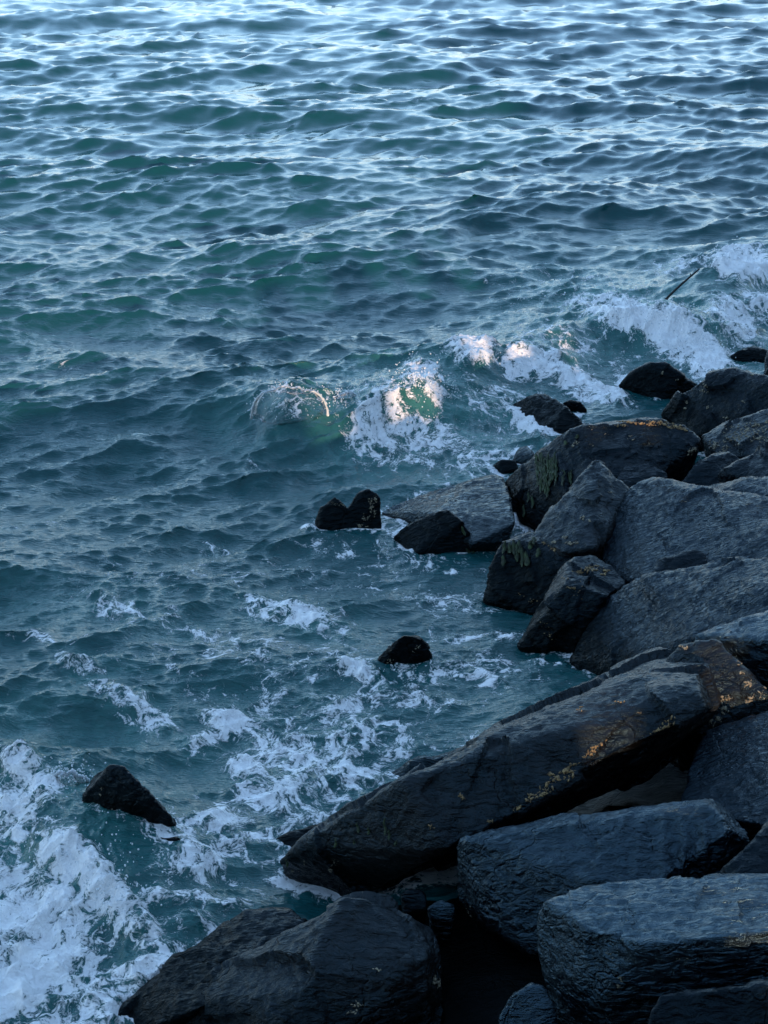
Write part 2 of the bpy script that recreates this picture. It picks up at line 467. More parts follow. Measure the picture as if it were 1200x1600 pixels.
def build_sea():
    NR, NC = 1400, 720
    vv = np.linspace(math.tan(math.radians(44)), math.tan(math.radians(4.8)), NR)
    yd = CAM_H / vv
    y_rows = np.concatenate([np.linspace(-14, yd[0] - 0.25, 14), yd, yd[-1] * np.geomspace(1.01, 60, 46)])
    s_in = np.linspace(-1, 1, NC)
    s_ext = 1 + np.geomspace(0.01, 40, 16)
    s_cols = np.concatenate([-s_ext[::-1], s_in, s_ext])
    R, Cc = len(y_rows), len(s_cols)
    hw = 0.262 * np.maximum(y_rows, 3.5) + 0.55
    X = (s_cols[None, :] * hw[:, None]).ravel()
    Y = np.repeat(y_rows, Cc)
    px, py = to_pix(X, Y, 0.0)
    px = np.where(Y < 1.5, -9999, px); py = np.where(Y < 1.5, 9999, py)
    core = 1 - sstep(45, 120, Y)
    core *= 1 - sstep(1.05, 1.6, np.abs(np.tile(s_cols, R)))
    # how exposed the water is: open sea 1, lee of the rocks lower
    near = blobs(px, py, [(720,900,230,130,0,.5),(520,1120,260,170,0,.55),(350,1350,240,180,0,.5),(640,800,160,60,0,.6),(860,1000,150,90,0,.55),(870,640,150,60,0,.5),(1050,600,220,80,0,.6)])
    A = (1 - near) * core
    WIND = math.radians(-74)
    t0 = wave_tile(61.0, 1024, 0.75, 6.5, WIND - .15, 2.0, 0.125, 1)
    t1 = wave_tile(27.0, 1024, 0.30, 1.0, WIND + .10, 1.5, 0.18, 2)
    t1b = wave_tile(11.0, 1024, 0.11, 0.34, WIND + .22, 1.8, 0.20, 6)
    t2 = wave_tile(7.3, 1024, 0.045, 0.16, WIND - .05, 1.6, 0.20, 4)
    h = np.zeros_like(X); dx = np.zeros_like(X); dy = np.zeros_like(X)
    gust = fbm(np.stack([X * .45 + Y * .12, Y * .30, np.zeros_like(X)], 1), 3, 88)
    gm = np.clip(1 + 1.1 * gust, .4, 1.7)
    far1 = 1.05 - sstep(20, 40, Y) * .6
    far2 = 1 - sstep(13, 26, Y)
    for t, a, chop in ((t0, A, 1.0), (t1, (A * 0.8 + 0.2 * core) * gm * (1 + .15 * sstep(15, 35, Y)), 1.05), (t1b, (A * .65 + .35 * core) * gm * far1, 1.0), (t2, (A * .5 + .5 * core) * far2 * gm, 0.9)):
        hh, ddx, ddy = sample(t, X + 3.1, Y + 5.7)
        h += a * hh; dx += a * chop * ddx; dy += a * chop * ddy
    # breaking crest and the bore running in at the left
    P3 = np.stack([X, Y, np.zeros_like(X)], 1)
    sub = (np.abs(px - 600) < 1100) & (py > 300) & (py < 2000)
    idx = np.nonzero(sub)[0]
    xs, ys = X[idx], Y[idx]
    wob = fbm(P3[idx] * 1.7, 3, 5) * 0.35
    def ridge(pix, hs, wf, wb):
        w = [at_z(a, b, c * .8)[:2] for (a, b), c in zip(pix, hs)]
        d, par = polyline_dist(xs, ys + wob * 0.6, w)
        hh = np.interp(par, np.linspace(0, 1, len(hs)), hs)
        d = -d      # positive on the shore side
        return hh, d, np.where(d > 0, np.exp(-(d / wf) ** 2), np.exp(-(d / wb) ** 2))
    hc, dc, pc = ridge(CREST, CREST_H, 0.30, 0.75)
    hb, db, pb = ridge(BORE, BORE_H, 0.22, 0.60)
    lump = 0.75 + 0.9 * fbm(P3[idx] * 1.3 + 7.7, 2, 9)
    swell = np.zeros_like(X)
    swell[idx] = hc * pc * lump + hb * pb * lump
    h += swell
    px, py = to_pix(X, Y, swell)
    px = np.where(Y < 1.5, -9999, px); py = np.where(Y < 1.5, 9999, py)
    foam = blobs(px, py, FOAM)
    milk = blobs(px, py, MILK)
    # turbulent foam heaps
    f = np.clip(foam[idx], 0, 1)
    q = P3[idx].copy(); q[:, 2] = 0.37
    q[:, :2] += 0.12 * np.stack([perlin(q * 3.1, 40), perlin(q * 3.1, 41)], 1)
    bil = np.abs(perlin(q * 5.5, 21)) * 1.0 + np.abs(perlin(q * 12.0, 22)) * 0.55 + np.abs(perlin(q * 27.0, 23)) * 0.28
    str_ = sstep(0.30, 1.0, f)
    turb = (0.45 - bil) * 0.12
    h[idx] += turb * (0.15 + 0.85 * str_) * sstep(0.05, 0.4, np.maximum(f, milk[idx] * .8)) + 0.03 * str_
    stre = fbm(np.stack([q[:, 0] * 5 + q[:, 1] * 1.5, q[:, 1] * 2.0 - q[:, 0] * .6, q[:, 2]], 1) * 1.6, 4, 31, ridged=True)
    h[idx] += 0.055 * stre * np.clip(milk[idx], 0, 1)
    # large noise breaks up the foam's outline
    nb = fbm(P3[idx] * 1.1 + 2.2, 3, 55)
    foam[idx] = np.clip(foam[idx] * (1 + 0.45 * nb), 0, 1.3)
    # small whitecaps flecks where the chop is steep close in
    co = np.stack([X + dx, Y + dy, h], 1)
    me = bpy.data.meshes.new('sea')
    nv = R * Cc
    ii = np.arange(nv).reshape(R, Cc)
    quads = np.stack([ii[:-1, :-1], ii[:-1, 1:], ii[1:, 1:], ii[1:, :-1]], -1).reshape(-1, 4)
    me.vertices.add(nv)
    me.vertices.foreach_set('co', co.astype(np.float32).ravel())
    nf = len(quads)
    me.loops.add(nf * 4)
    me.polygons.add(nf)
    me.polygons.foreach_set('loop_start', np.arange(nf, dtype=np.int32) * 4)
    me.loops.foreach_set('vertex_index', quads.astype(np.int32).ravel())
    me.update(calc_edges=True)
    me.polygons.foreach_set('use_smooth', np.ones(nf, dtype=bool))
    for nm, arr in (('foam', foam), ('milk', milk), ('ripple', 0.12 + 0.88 * (1 - sstep(9, 26, Y)))):
        at = me.attributes.new(nm, 'FLOAT', 'POINT')
        at.data.foreach_set('value', np.clip(arr, 0, 1.3).astype(np.float32))
    o = link('sea', me, M_SEA)
    o['kind'] = 'structure'
    o['label'] = 'dark teal choppy sea with white foam breaking against the rocks'
    return o, co, foam
sea, SEA_CO, SEA_FOAM = build_sea()

# ------------------------------------------------------------------ bank under the boulders
BANK_O = np.array([-1.0, 5.75]); BANK_AL = np.array([0.41, 0.91]); BANK_AC = np.array([0.91, -0.41])
def build_bank():
    a = np.arange(-16, 24, 0.075); b = np.concatenate([np.arange(-1.5, 10.5, 0.09), np.geomspace(10.6, 60, 14)])
    A, B = np.meshgrid(a, b, indexing='ij')
    X = BANK_O[0] + A * BANK_AL[0] + B * BANK_AC[0]; Y = BANK_O[1] + A * BANK_AL[1] + B * BANK_AC[1]
    P = np.stack([X.ravel(), Y.ravel(), np.zeros(X.size)], 1)
    Bf, Af = B.ravel(), A.ravel()
    prof = np.interp(Bf, [-2, 0, 1.5, 5, 8, 9, 10.4, 70], [-.8, -.25, .18, .75, 2.95, 3.0, 1.3, 1.2])
    # unseen crest added for shade, notched so the low sun reaches single stones
    s = np.array(to_sun)
    for px, py, z, w in SUN_GAPS:
        p = at_z(px, py, z)
        r = p[:2] - BANK_O
        bp = r @ BANK_AC
        t = (8.3 - bp) / (s[:2] @ BANK_AC)
        q = p + s * t
        ga = (q[:2] - BANK_O) @ BANK_AL
        slope = (s[:2] @ BANK_AL) / (s[:2] @ BANK_AC)
        dist = np.abs(Af - ga - (Bf - 8.3) * slope)
        zz = q[2] + (Bf - 8.3) * s[2] / (s[:2] @ BANK_AC)
        m = (1 - sstep(w, w + 0.12, dist)) * sstep(5.0, 6.0, Bf)
        prof = prof * (1 - m) + np.minimum(prof, zz - 0.45) * m
    Z = prof + 0.14 * fbm(P * 1.6, 3, 71) + 0.14 * np.abs(perlin(P * 3.3, 72)) + 0.05 * fbm(P * 8, 3, 73)
    co = P; co[:, 2] = Z
    ii = np.arange(X.size).reshape(X.shape)
    q = np.stack([ii[:-1, :-1], ii[:-1, 1:], ii[1:, 1:], ii[1:, :-1]], -1).reshape(-1, 4)[:, ::-1]
    me = bpy.data.meshes.new('shore_bank')
    me.from_pydata(co.tolist(), [], q.tolist())
    me.polygons.foreach_set('use_smooth', np.ones(len(q), dtype=bool))
    o = link('shore_bank', me, M_GROUND)
    o['kind'] = 'structure'
    o['label'] = 'black rubble bank under the boulders, with an unseen notched crest added to shade them'
SUN_GAPS = [(925,1125,.72,.20),(1090,1006,.9,.10),(920,890,.42,.16),(642,602,.26,.05),(668,594,.30,.04),(450,606,.36,.03),(1010,668,.56,.12),(945,700,.48,.10),(1120,680,.45,.12)]
build_bank()

# unseen hill added behind the viewer to darken the stones and their reflections
def build_shade_hill():
    az = np.radians(np.arange(62, 243, 1.0)); rr = np.geomspace(26, 140, 40)
    Az, Rr = np.meshgrid(az, rr, indexing='ij')
    X = 1 + np.sin(Az) * Rr; Y = 9 + np.cos(Az) * Rr
    deg = np.degrees(Az)
    E = 40 * sstep(62, 95, deg) * (1 - sstep(215, 242, deg))
    cut = 1 - (1 - sstep(5, 12, np.abs(deg - math.degrees(SUN_AZ)))) * 0.94  # opening left in the added hill so the sun passes
    prof = np.interp(Rr, [26, 30, 60, 140], [0.0, 0.05, 1.0, 0.75])
    P = np.stack([X.ravel() * .12, Y.ravel() * .12, np.zeros(X.size)], 1)
    Z = 1.2 + np.tan(np.radians(E)) * 60 * cut * prof * (1 + 0.35 * fbm(P, 3, 61).reshape(X.shape)) * (Rr > 27)
    co = np.stack([X.ravel(), Y.ravel(), Z.ravel()], 1)
    ii = np.arange(X.size).reshape(X.shape)
    q = np.stack([ii[:-1, :-1], ii[:-1, 1:], ii[1:, 1:], ii[1:, :-1]], -1).reshape(-1, 4)
    me = bpy.data.meshes.new('shade_hill')
    me.from_pydata(co.tolist(), [], q.tolist())
    o = link('shade_hill', me, plain_material('shade_slope', (0.010, 0.018, 0.010), (0.040, 0.055, 0.025), 0.9, 0.6, 0.5))
    o['kind'] = 'structure'
    o['label'] = 'unseen dark hill added inland to shade the rocks'
build_shade_hill()

# ------------------------------------------------------------------ boulders
ROCKS = {}
BVH = {}
GROUP = 'wet boulders piled along the shore'
def points(spec):
    pts = []
    for s in spec:
        if len(s) == 3:
            pts.append(at_z(*s))
        else:                       # (px, py, index, dy): same distance as an earlier point, shifted by dy
            pts.append(at_y(s[0], s[1], pts[s[2]][1] + s[3]))
    return np.array(pts)
def hull_mesh(P):
    bm = bmesh.new()
    for p in P:
        bm.verts.new(p)
    r = bmesh.ops.convex_hull(bm, input=bm.verts)
    junk = [e for e in r['geom_interior'] + r['geom_unused'] if isinstance(e, bmesh.types.BMVert)]
    if junk:
        bmesh.ops.delete(bm, geom=list(set(junk)), context='VERTS')
    return bm
def chip(bm, r, n, size):
    for _ in range(n):
        vs_ = list(bm.verts)
        c = sum((v.co for v in vs_), Vector()) / len(vs_)
        v = vs_[r.integers(len(vs_))]
        d = (v.co - c).normalized()
        d = (d + Vector(r.normal(size=3)) * 0.35).normalized()
        m = max((w.co - c).dot(d) for w in vs_)
        off = m - size * r.uniform(0.02, 0.06)
        bmesh.ops.bisect_plane(bm, geom=bm.verts[:] + bm.edges[:] + bm.faces[:], plane_co=c + d * off, plane_no=d, clear_outer=True)
        P = [w.co.copy() for w in bm.verts]
        bm.free()
        bm = hull_mesh(P)
    return bm
def smooth_mesh(name, bms, voxel, iters):
    me = bpy.data.meshes.new(name + '_hull')
    out = bmesh.new()
    for b in bms:
        tmp = bpy.data.meshes.new('tmp'); b.to_mesh(tmp); out.from_mesh(tmp); bpy.data.meshes.remove(tmp); b.free()
    bmesh.ops.recalc_face_normals(out, faces=out.faces)
    out.to_mesh(me); out.free()
    o = bpy.data.objects.new('tmp_rock', me); C.objects.link(o)
    md = o.modifiers.new('r', 'REMESH'); md.mode = 'VOXEL'; md.voxel_size = voxel; md.adaptivity = 0.0
    sm = o.modifiers.new('s', 'SMOOTH'); sm.factor = 0.5; sm.iterations = iters
    dg = bpy.context.evaluated_depsgraph_get()
    res = bpy.data.meshes.new_from_object(o.evaluated_get(dg))
    bpy.data.objects.remove(o); bpy.data.meshes.remove(me)
    return res
def boulder(key, label, spec, th=0.5, voxel=0.014, mat=0, facet=1.0, base=0.3, cuts=5, extra=None, rough=1.0, shrink=0.85, extra_hulls=(), name='boulder', strata=0.0, ribs=None):
    r = np.random.default_rng(sum(ord(c) * (i + 3) for i, c in enumerate(key)) + 77)
    hulls = []
    for sp in (spec,) + tuple(extra_hulls):
        V = points(sp)
        c = V.mean(0)
        dirs = V - np.array([0, 0, CAM_H])
        dl = np.linalg.norm(dirs, axis=1)
        # the far side: as deep as the boulder is thick, a little narrower
        back = V + dirs / dl[:, None] * th
        bc = back.mean(0)
        back = bc + (back - bc) * shrink
        P = [V, back]
        if base is not None:
            bz = V.copy()
            bz = c + (bz - c) * 0.72
            bz[:, 1] += th * 0.35
            bz[:, 2] = V[:, 2].min() - base
            P.append(bz)
        if extra is not None and sp is spec:
            P.append(points(extra))
        P = np.concatenate(P)
        size = np.linalg.norm(V.max(0) - V.min(0))
        bm = hull_mesh(P)
        bm = chip(bm, r, cuts, size)
        hulls.append(bm)
    me = smooth_mesh(key, hulls, voxel, 1)
    n = len(me.vertices)
    co = np.empty(n * 3, np.float32); me.vertices.foreach_get('co', co); co = co.reshape(-1, 3).astype(float)
    no = np.empty(n * 3, np.float32); me.vertex_normals.foreach_get('vector', no); no = no.reshape(-1, 3).astype(float)
    so = r.uniform(-50, 50, 3)
    sc = min(1.0, size / 0.9)
    q = co + so
    d = 0.022 * sc * fbm(q * 2.2 / sc, 3, 101)
    # broken, stepped relief: a few plateaus instead of smooth lumps
    pl = fbm(q * 4.5 / sc, 3, 111)
    stp = np.floor(pl * 7) / 7 + sstep(0.6, 1.0, (pl * 7) % 1) / 7
    d += 0.020 * sc * stp
    d += 0.015 * sc * fbm(q * 12, 4, 121, ridged=True)
    d += 0.010 * fbm(q * np.array([18, 45, 45]), 2, 131)
    # flat fracture facets that meet in low ledges
    k = 46
    seeds = co[r.integers(n, size=k)]
    tilt = r.normal(size=(k, 3)) * 0.085
    cw = co + 0.05 * sc * np.stack([perlin(q * 6, 151), perlin(q * 6, 152), perlin(q * 6, 153)], 1)
    near = np.empty(n, np.int64)
    for a0 in range(0, n, 20000):
        near[a0:a0 + 20000] = ((cw[a0:a0 + 20000, None] - seeds[None]) ** 2).sum(2).argmin(1)
    d += np.clip(((co - seeds[near]) * tilt[near]).sum(1), -.03, .03) * sc * facet * (0.45 if mat in (1, 3, 4) else 1.0)
    if ribs is not None:
        (rx, ry), rad, ax, wl, amp = ribs
        hit = ribs_at = at_z(rx, ry, 0.68)
        w = np.exp(-(((co - hit) * np.array([1 / rad, 1.6 / rad, 1.6 / rad])) ** 2).sum(1))
        d += w * amp * (1 + 1.5 * fbm(q * 14, 3, 141)) * np.abs(np.sin((co @ np.array(ax)) / wl * np.pi + 2.5 * fbm(q * 5, 2, 142)))
    co = co + no * (d * rough)[:, None]
    # object origin at the boulder's foot
    org = np.array([co[:, 0].mean(), co[:, 1].mean(), co[:, 2].min()])
    me.vertices.foreach_set('co', (co - org).astype(np.float32).ravel())
    me.polygons.foreach_set('use_smooth', np.ones(len(me.polygons), dtype=bool))
    me.update()
    me.name = key
    o = link(name, me, M_ROCK[mat])
    o.location = org
    tag(o, label, 'rock', GROUP)
    polys = np.empty(len(me.polygons) * 4, np.int32)
    BVH[key] = (co, me)
    ROCKS[key] = o
    return o

# ---- foreground
boulder('slab_long', 'long tilted basalt slab with ochre mussels under its lit edge and a black end',
 [(437,1348,.12),(470,1322,.26),(560,1258,.46),(632,1218,.68),(780,1146,.76),(905,1092,.82),(1020,1052,.88),(1138,1050,.94),(1145,1068,.92),
  (1132,1090,.88),(960,1162,.70),(850,1225,.60),(760,1290,.50),(700,1326,.46),(510,1432,-.25),(445,1376,-.06),(905,1072,.48),(1030,1020,.70)],
 extra=[(640,1345,.18),(830,1272,.20),(1000,1215,.26),(1100,1140,.45)],
 th=.35, voxel=.011, mat=2, base=None, cuts=2, shrink=.75)
boulder('slab_mid', 'rippled blue-grey slab with grooved ribs along its right front edge',
 [(716,1310,.60),(850,1279,.66),(960,1264,.72),(1090,1252,.78),(1168,1249,.82),(1175,1275,.79),(1170,1330,.60),(1120,1385,.48),(1000,1400,.56),(830,1490,.24),(765,1450,.26),(714,1400,.24)],
 th=.35, voxel=.011, mat=1, base=.3, cuts=3, ribs=((1105,1335), .26, (0.9, -.15, .1), .075, -.028))
boulder('slab_flat', 'flat-topped pale blue slab with a rough black front and shallow groove',
 [(832,1432,.74),(852,1410,.77),(910,1384,.79),(1000,1374,.80),(1200,1366,.83),(1340,1362,.84),(1340,1440,.84),(1200,1452,.82),(1060,1472,.80),(932,1484,.76),(870,1462,.72),
  (900,1560,.45),(960,1610,.33),(1200,1560,.5),(1340,1540,.55),(840,1480,.58)],
 th=.30, voxel=.011, mat=3, base=.25, cuts=3)
boulder('fore_ridge', 'hump-backed dark boulder with a rough lit brown right end beside the flat slabs',
 [(536,1404,.55),(575,1399,.56),(604,1406,.54),(640,1428,.50),(684,1450,.44),(693,1480,.38),(688,1580,.16),(660,1500,.42),(470,1545,.36),(420,1516,.32),(300,1572,.14),(200,1615,-.05),
  (300,1700,-.05),(430,1720,.0),(690,1690,-.08)],
 th=.40, voxel=.011, mat=2, base=.2, cuts=3)
boulder('left_slab', 'slanting dark slab running down into white foam with a broken black end',
 [(188,1574,.06),(236,1528,.13),(312,1471,.20),(384,1423,.27),(455,1421,.28),(486,1450,.26),(480,1480,.20),(420,1520,.26),(300,1580,.18),(165,1640,-.04)],
 th=.30, voxel=.011, mat=0, base=.2, cuts=4)
boulder('wedge', 'small upright dark wedge stone leaning between two larger boulders', [(408,1463,.33),(420,1462,.34),(440,1492,.28),(442,1512,.22),(370,1545,.2),(386,1500,.28)], th=.12, voxel=.010, mat=0, base=.1, cuts=1, rough=.6)
boulder('bottom_small', 'small pointed blue-grey stone wedged in the black gap below the slabs', [(778,1590,.50),(800,1555,.57),(830,1536,.60),(850,1542,.59),(868,1575,.54),(875,1630,.4),(780,1640,.4)], th=.25, voxel=.010, mat=1, base=.15, cuts=3)
boulder('bottom_right', 'low dark block with a pale top edge under the rough front of the flat slab', [(1008,1602,.66),(1030,1556,.74),(1150,1556,.76),(1200,1538,.80),(1330,1520,.82),(1330,1640,.66),(1010,1650,.55)], th=.25, voxel=.011, mat=0, base=.15, cuts=2)
boulder('gap_dark', 'black boulder filling the gap behind the flat slab at the grooved slab end', [(1112,1372,.72),(1150,1338,.78),(1200,1288,.84),(1330,1250,.9),(1330,1380,.75),(1150,1385,.68)], th=.25, voxel=.012, mat=0, base=.25, cuts=2)
boulder('gap_chip', 'small angular dark stone in the shadow under the long slab', [(626,1398,.30),(640,1388,.32),(664,1392,.32),(668,1420,.26),(630,1425,.24)], th=.18, voxel=.010, mat=0, base=.15, cuts=2)
boulder('gap_c', 'little dark stone jammed between humped boulder and the long slab', [(668,1418,.34),(690,1405,.36),(712,1416,.35),(706,1440,.28),(676,1440,.27)], th=.14, voxel=.010, mat=1, base=.15, cuts=3)
boulder('blue_step', 'smooth blue wet rock face stepping up behind the grooved slab', [(1078,1200,.60),(1100,1140,.66),(1200,1112,.74),(1340,1095,.84),(1340,1280,.78),(1200,1290,.66),(1060,1262,.56)], th=.3, voxel=.012, mat=4, base=.3, cuts=2)
boulder('barnacled', 'rough barnacled boulder poking up behind the raised tip of the long slab', [(1015,1052,.74),(1064,1006,.88),(1120,999,.92),(1164,1044,.84),(1205,1085,.76),(1200,1130,.62),(1092,1146,.58),(1100,1080,.76)], th=.3, voxel=.012, mat=2, base=.3, cuts=2)
boulder('shadow_block', 'dark block with a pale wet top above the barnacled boulder', [(1086,994,.78),(1140,974,.84),(1200,958,.88),(1340,940,.95),(1340,1000,.95),(1200,1002,.86),(1130,1000,.78),(1160,1060,.58),(1340,1080,.6)], th=.4, voxel=.012, mat=1, base=.4, cuts=2)
boulder('behind_slab', 'low wet rock awash behind the ridge of the long slab', [(596,1215,-.02),(640,1192,.06),(720,1174,.10),(770,1158,.08),(740,1200,.0),(620,1240,-.05)], th=.25, voxel=.012, mat=1, base=.2, cuts=2)
boulder('behind_tip', 'flat black rock barely above water behind the black end of the long slab', [(402,1328,-.02),(440,1306,.05),(500,1288,.09),(560,1270,.1),(530,1320,.05),(430,1345,-.02)], th=.25, voxel=.012, mat=0, base=.2, cuts=2)
# ---- middle bank
boulder('blue_face', 'broad blue rippled rock face sloping left to the water below the dark triangular stone',
 [(890,1032,.07),(936,950,.28),(976,914,.42),(1010,902,.50),(1062,890,.57),(1130,877,.64),(1200,874,.70),(1340,868,.80),(1340,950,.78),(1200,964,.62),(1086,998,.46),(1000,1044,.22),(930,1062,.03)],
 th=.45, voxel=.013, mat=4, base=.35, cuts=2)
boulder('blue_back', 'big blue rippled boulder rising beside the pointed wedge rock',
 [(936,868,.30),(955,815,.42),(988,758,.56),(1022,750,.60),(1085,770,.62),(1140,792,.64),(1200,800,.64),(1340,806,.74),(1340,880,.7),(1200,876,.58),(1012,906,.38),(972,908,.30)],
 th=.5, voxel=.013, mat=4, base=.4, cuts=2)
boulder('blue_far', 'flat blue slab end behind the big blue rippled boulder', [(1070,765,.50),(1110,752,.58),(1200,745,.64),(1340,738,.72),(1340,815,.64),(1200,812,.54),(1100,790,.46)], th=.4, voxel=.014, mat=4, base=.4, cuts=2)
boulder('tri_stone', 'small black triangular stone wedged between two broad blue faces', [(1016,902,.44),(1030,874,.50),(1084,857,.55),(1100,862,.54),(1110,888,.48)], th=.2, voxel=.012, mat=0, base=.2, cuts=1)
boulder('ochre_cap', 'upright dark boulder with ochre patch on its top and a grey left flank in water',
 [(808,1012,.0),(850,950,.17),(880,884,.40),(898,869,.46),(930,867,.47),(955,884,.43),(980,908,.38),(950,925,.40),(882,915,.40),(840,1000,.06),(818,1022,-.02),(905,995,.12),(890,1030,-.03)],
 th=.40, voxel=.012, mat=0, base=.3, cuts=2)
boulder('pointed_wedge', 'pointed grey wedge rock standing above the seaweed block',
 [(925,721,.66),(938,721,.66),(984,765,.53),(976,800,.44),(926,866,.36),(880,862,.34),(828,838,.32),(880,778,.50)], th=.42, voxel=.013, mat=2, base=.35, cuts=2)
boulder('weed_block', 'black block at the waterline with green seaweed and pale specks on its top',
 [(784,846,.29),(830,832,.32),(872,848,.34),(898,872,.30),(890,905,.2),(870,960,.0),(835,962,-.04),(756,938,-.02),(765,890,.14)], th=.4, voxel=.013, mat=0, base=.25, cuts=2)
boulder('weed_rock', 'large black boulder draped with green seaweed, pale cracked front and ochre-flecked top',
 [(788,756,.10),(836,710,.34),(890,670,.54),(912,663,.57),(962,664,.56),(1030,655,.60),(1070,663,.57),(1094,686,.50),(1086,702,.44),(1030,742,.34),(965,745,.36),(925,745,.36),(845,828,.0),(806,815,.0)],
 th=.5, voxel=.014, mat=0, base=.35, cuts=2)
boulder('under_weed', 'low dark stone tucked under the flecked boulder beside the pointed wedge', [(960,755,.36),(975,728,.42),(1010,722,.44),(1042,740,.40),(1044,765,.32),(985,775,.3)], th=.25, voxel=.014, mat=0, base=.25, cuts=2)
boulder('wet_ramp', 'wet ramp of rock with water sheeting over it beside two-peaked stone',
 [(598,802,-.01),(652,774,.08),(770,741,.20),(786,746,.20),(806,815,.14),(790,850,.02),(738,850,.06),(680,800,.12)], th=.4, voxel=.014, mat=1, base=.3, cuts=2, rough=.7)
boulder('dark_fin', 'smooth black fin-shaped rock in front of the wet ramp', [(612,840,.0),(640,818,.10),(664,806,.16),(700,795,.22),(722,815,.17),(742,842,.06),(738,864,-.03),(650,866,-.03)], th=.25, voxel=.013, mat=0, base=.2, cuts=1, rough=.6)
boulder('two_peaks', 'small two-peaked black rock crusted with barnacles, surf at its foot',
 [(492,815,.02),(502,792,.12),(522,777,.18),(536,785,.16),(548,800,.10),(552,832,-.02),(500,832,-.03)], th=.16, voxel=.011, mat=0, base=.2, cuts=2,
 extra_hulls=([(540,800,.10),(556,772,.20),(575,763,.24),(592,775,.20),(597,830,-.02),(548,834,-.03)],))
boulder('lone_cone', 'lone black cone-shaped rock ringed by foam in open water', [(575,1046,.0),(600,1018,.12),(630,991,.25),(656,993,.24),(672,1020,.12),(687,1042,.0),(660,1060,-.04),(585,1062,-.04)], th=.22, voxel=.011, mat=0, base=.2, cuts=3)
boulder('bore_rock', 'lone black rock with long sloping back in front of white surf', [(130,1236,.26),(142,1208,.38),(166,1193,.44),(190,1197,.44),(228,1234,.35),(266,1276,.22),(292,1312,.04),(250,1316,.04),(180,1298,.08),(130,1272,.10)], th=.25, voxel=.010, mat=0, base=.2, cuts=2)
boulder('bore_hump', 'black hump just above water at the tail of the sloping lone rock', [(226,1330,.08),(250,1309,.15),(278,1308,.16),(312,1334,.09),(270,1350,.04)], th=.15, voxel=.010, mat=0, base=.15, cuts=1)
# ---- far bank
boulder('far_low', 'low black rock awash left of the surf channel behind the seaweed boulder', [(798,634,.04),(830,618,.16),(852,616,.18),(886,636,.16),(914,664,.06),(896,690,-.03),(838,684,-.03)], th=.4, voxel=.015, mat=0, base=.3, cuts=2)
boulder('far_nub', 'small dark nub of rock behind the low black rock awash', [(876,632,.08),(890,624,.13),(908,628,.13),(918,642,.06),(900,656,-.02)], th=.2, voxel=.015, mat=0, base=.2, cuts=1)
boulder('surf_dome', 'black domed rock with white surf pouring behind it', [(966,602,.06),(990,580,.20),(1016,567,.29),(1040,566,.30),(1064,584,.22),(1090,602,.12),(1070,628,.0),(1030,640,-.05),(980,622,-.03)], th=.45, voxel=.015, mat=0, base=.3, cuts=2)
boulder('far_big', 'big rounded black boulder with pale flecks next to the surf dome', [(1032,648,.10),(1058,616,.28),(1110,585,.46),(1150,575,.52),(1192,592,.5),(1300,620,.5),(1300,690,.2),(1180,670,.2),(1085,680,.08)], th=.5, voxel=.015, mat=0, base=.3, cuts=2)
boulder('far_barnacle', 'dark sloping boulder crusted with pale barnacles below the big rounded one', [(1094,680,.40),(1130,664,.46),(1200,640,.56),(1320,610,.68),(1320,730,.46),(1200,712,.42),(1120,712,.34)], th=.4, voxel=.015, mat=2, base=.35, cuts=2)
boulder('far_dark', 'small black boulder under the ochre-flecked top, left of the barnacle crust', [(1062,758,.34),(1085,728,.44),(1112,710,.50),(1140,706,.50),(1165,724,.44),(1130,765,.34)], th=.3, voxel=.015, mat=0, base=.3, cuts=2)
boulder('far_wedge', 'black wedge-shaped boulder with a pale upper edge above the flat blue slab', [(1120,742,.46),(1150,720,.54),(1200,694,.62),(1320,650,.75),(1320,770,.52),(1200,758,.46)], th=.3, voxel=.015, mat=0, base=.3, cuts=2)
boulder('surf_low', 'low black rock lying in the channel of surf past the big rounded boulder', [(1134,562,.04),(1156,546,.12),(1180,541,.14),(1215,552,.10),(1220,575,.0),(1150,575,-.02)], th=.3, voxel=.016, mat=0, base=.3, cuts=2)
boulder('edge_rock', 'dark upright rock at the far end of the surf channel', [(1194,590,.2),(1198,548,.38),(1230,540,.42),(1260,600,.3),(1200,620,.1)], th=.35, voxel=.016, mat=0, base=.4, cuts=2)
boulder('foam_nub', 'little black stone showing through foam left of the seaweed boulder', [(770,728,.0),(782,718,.05),(806,719,.05),(810,733,.0),(785,740,-.03)], th=.2, voxel=.013, mat=0, base=.2, cuts=1, rough=.6)
boulder('foam_hump', 'small grey-green rounded rock with water running over it by the seaweed', [(800,720,.0),(808,702,.07),(822,696,.09),(836,708,.08),(838,728,.0)], th=.2, voxel=.013, mat=1, base=.2, cuts=1, rough=.6)


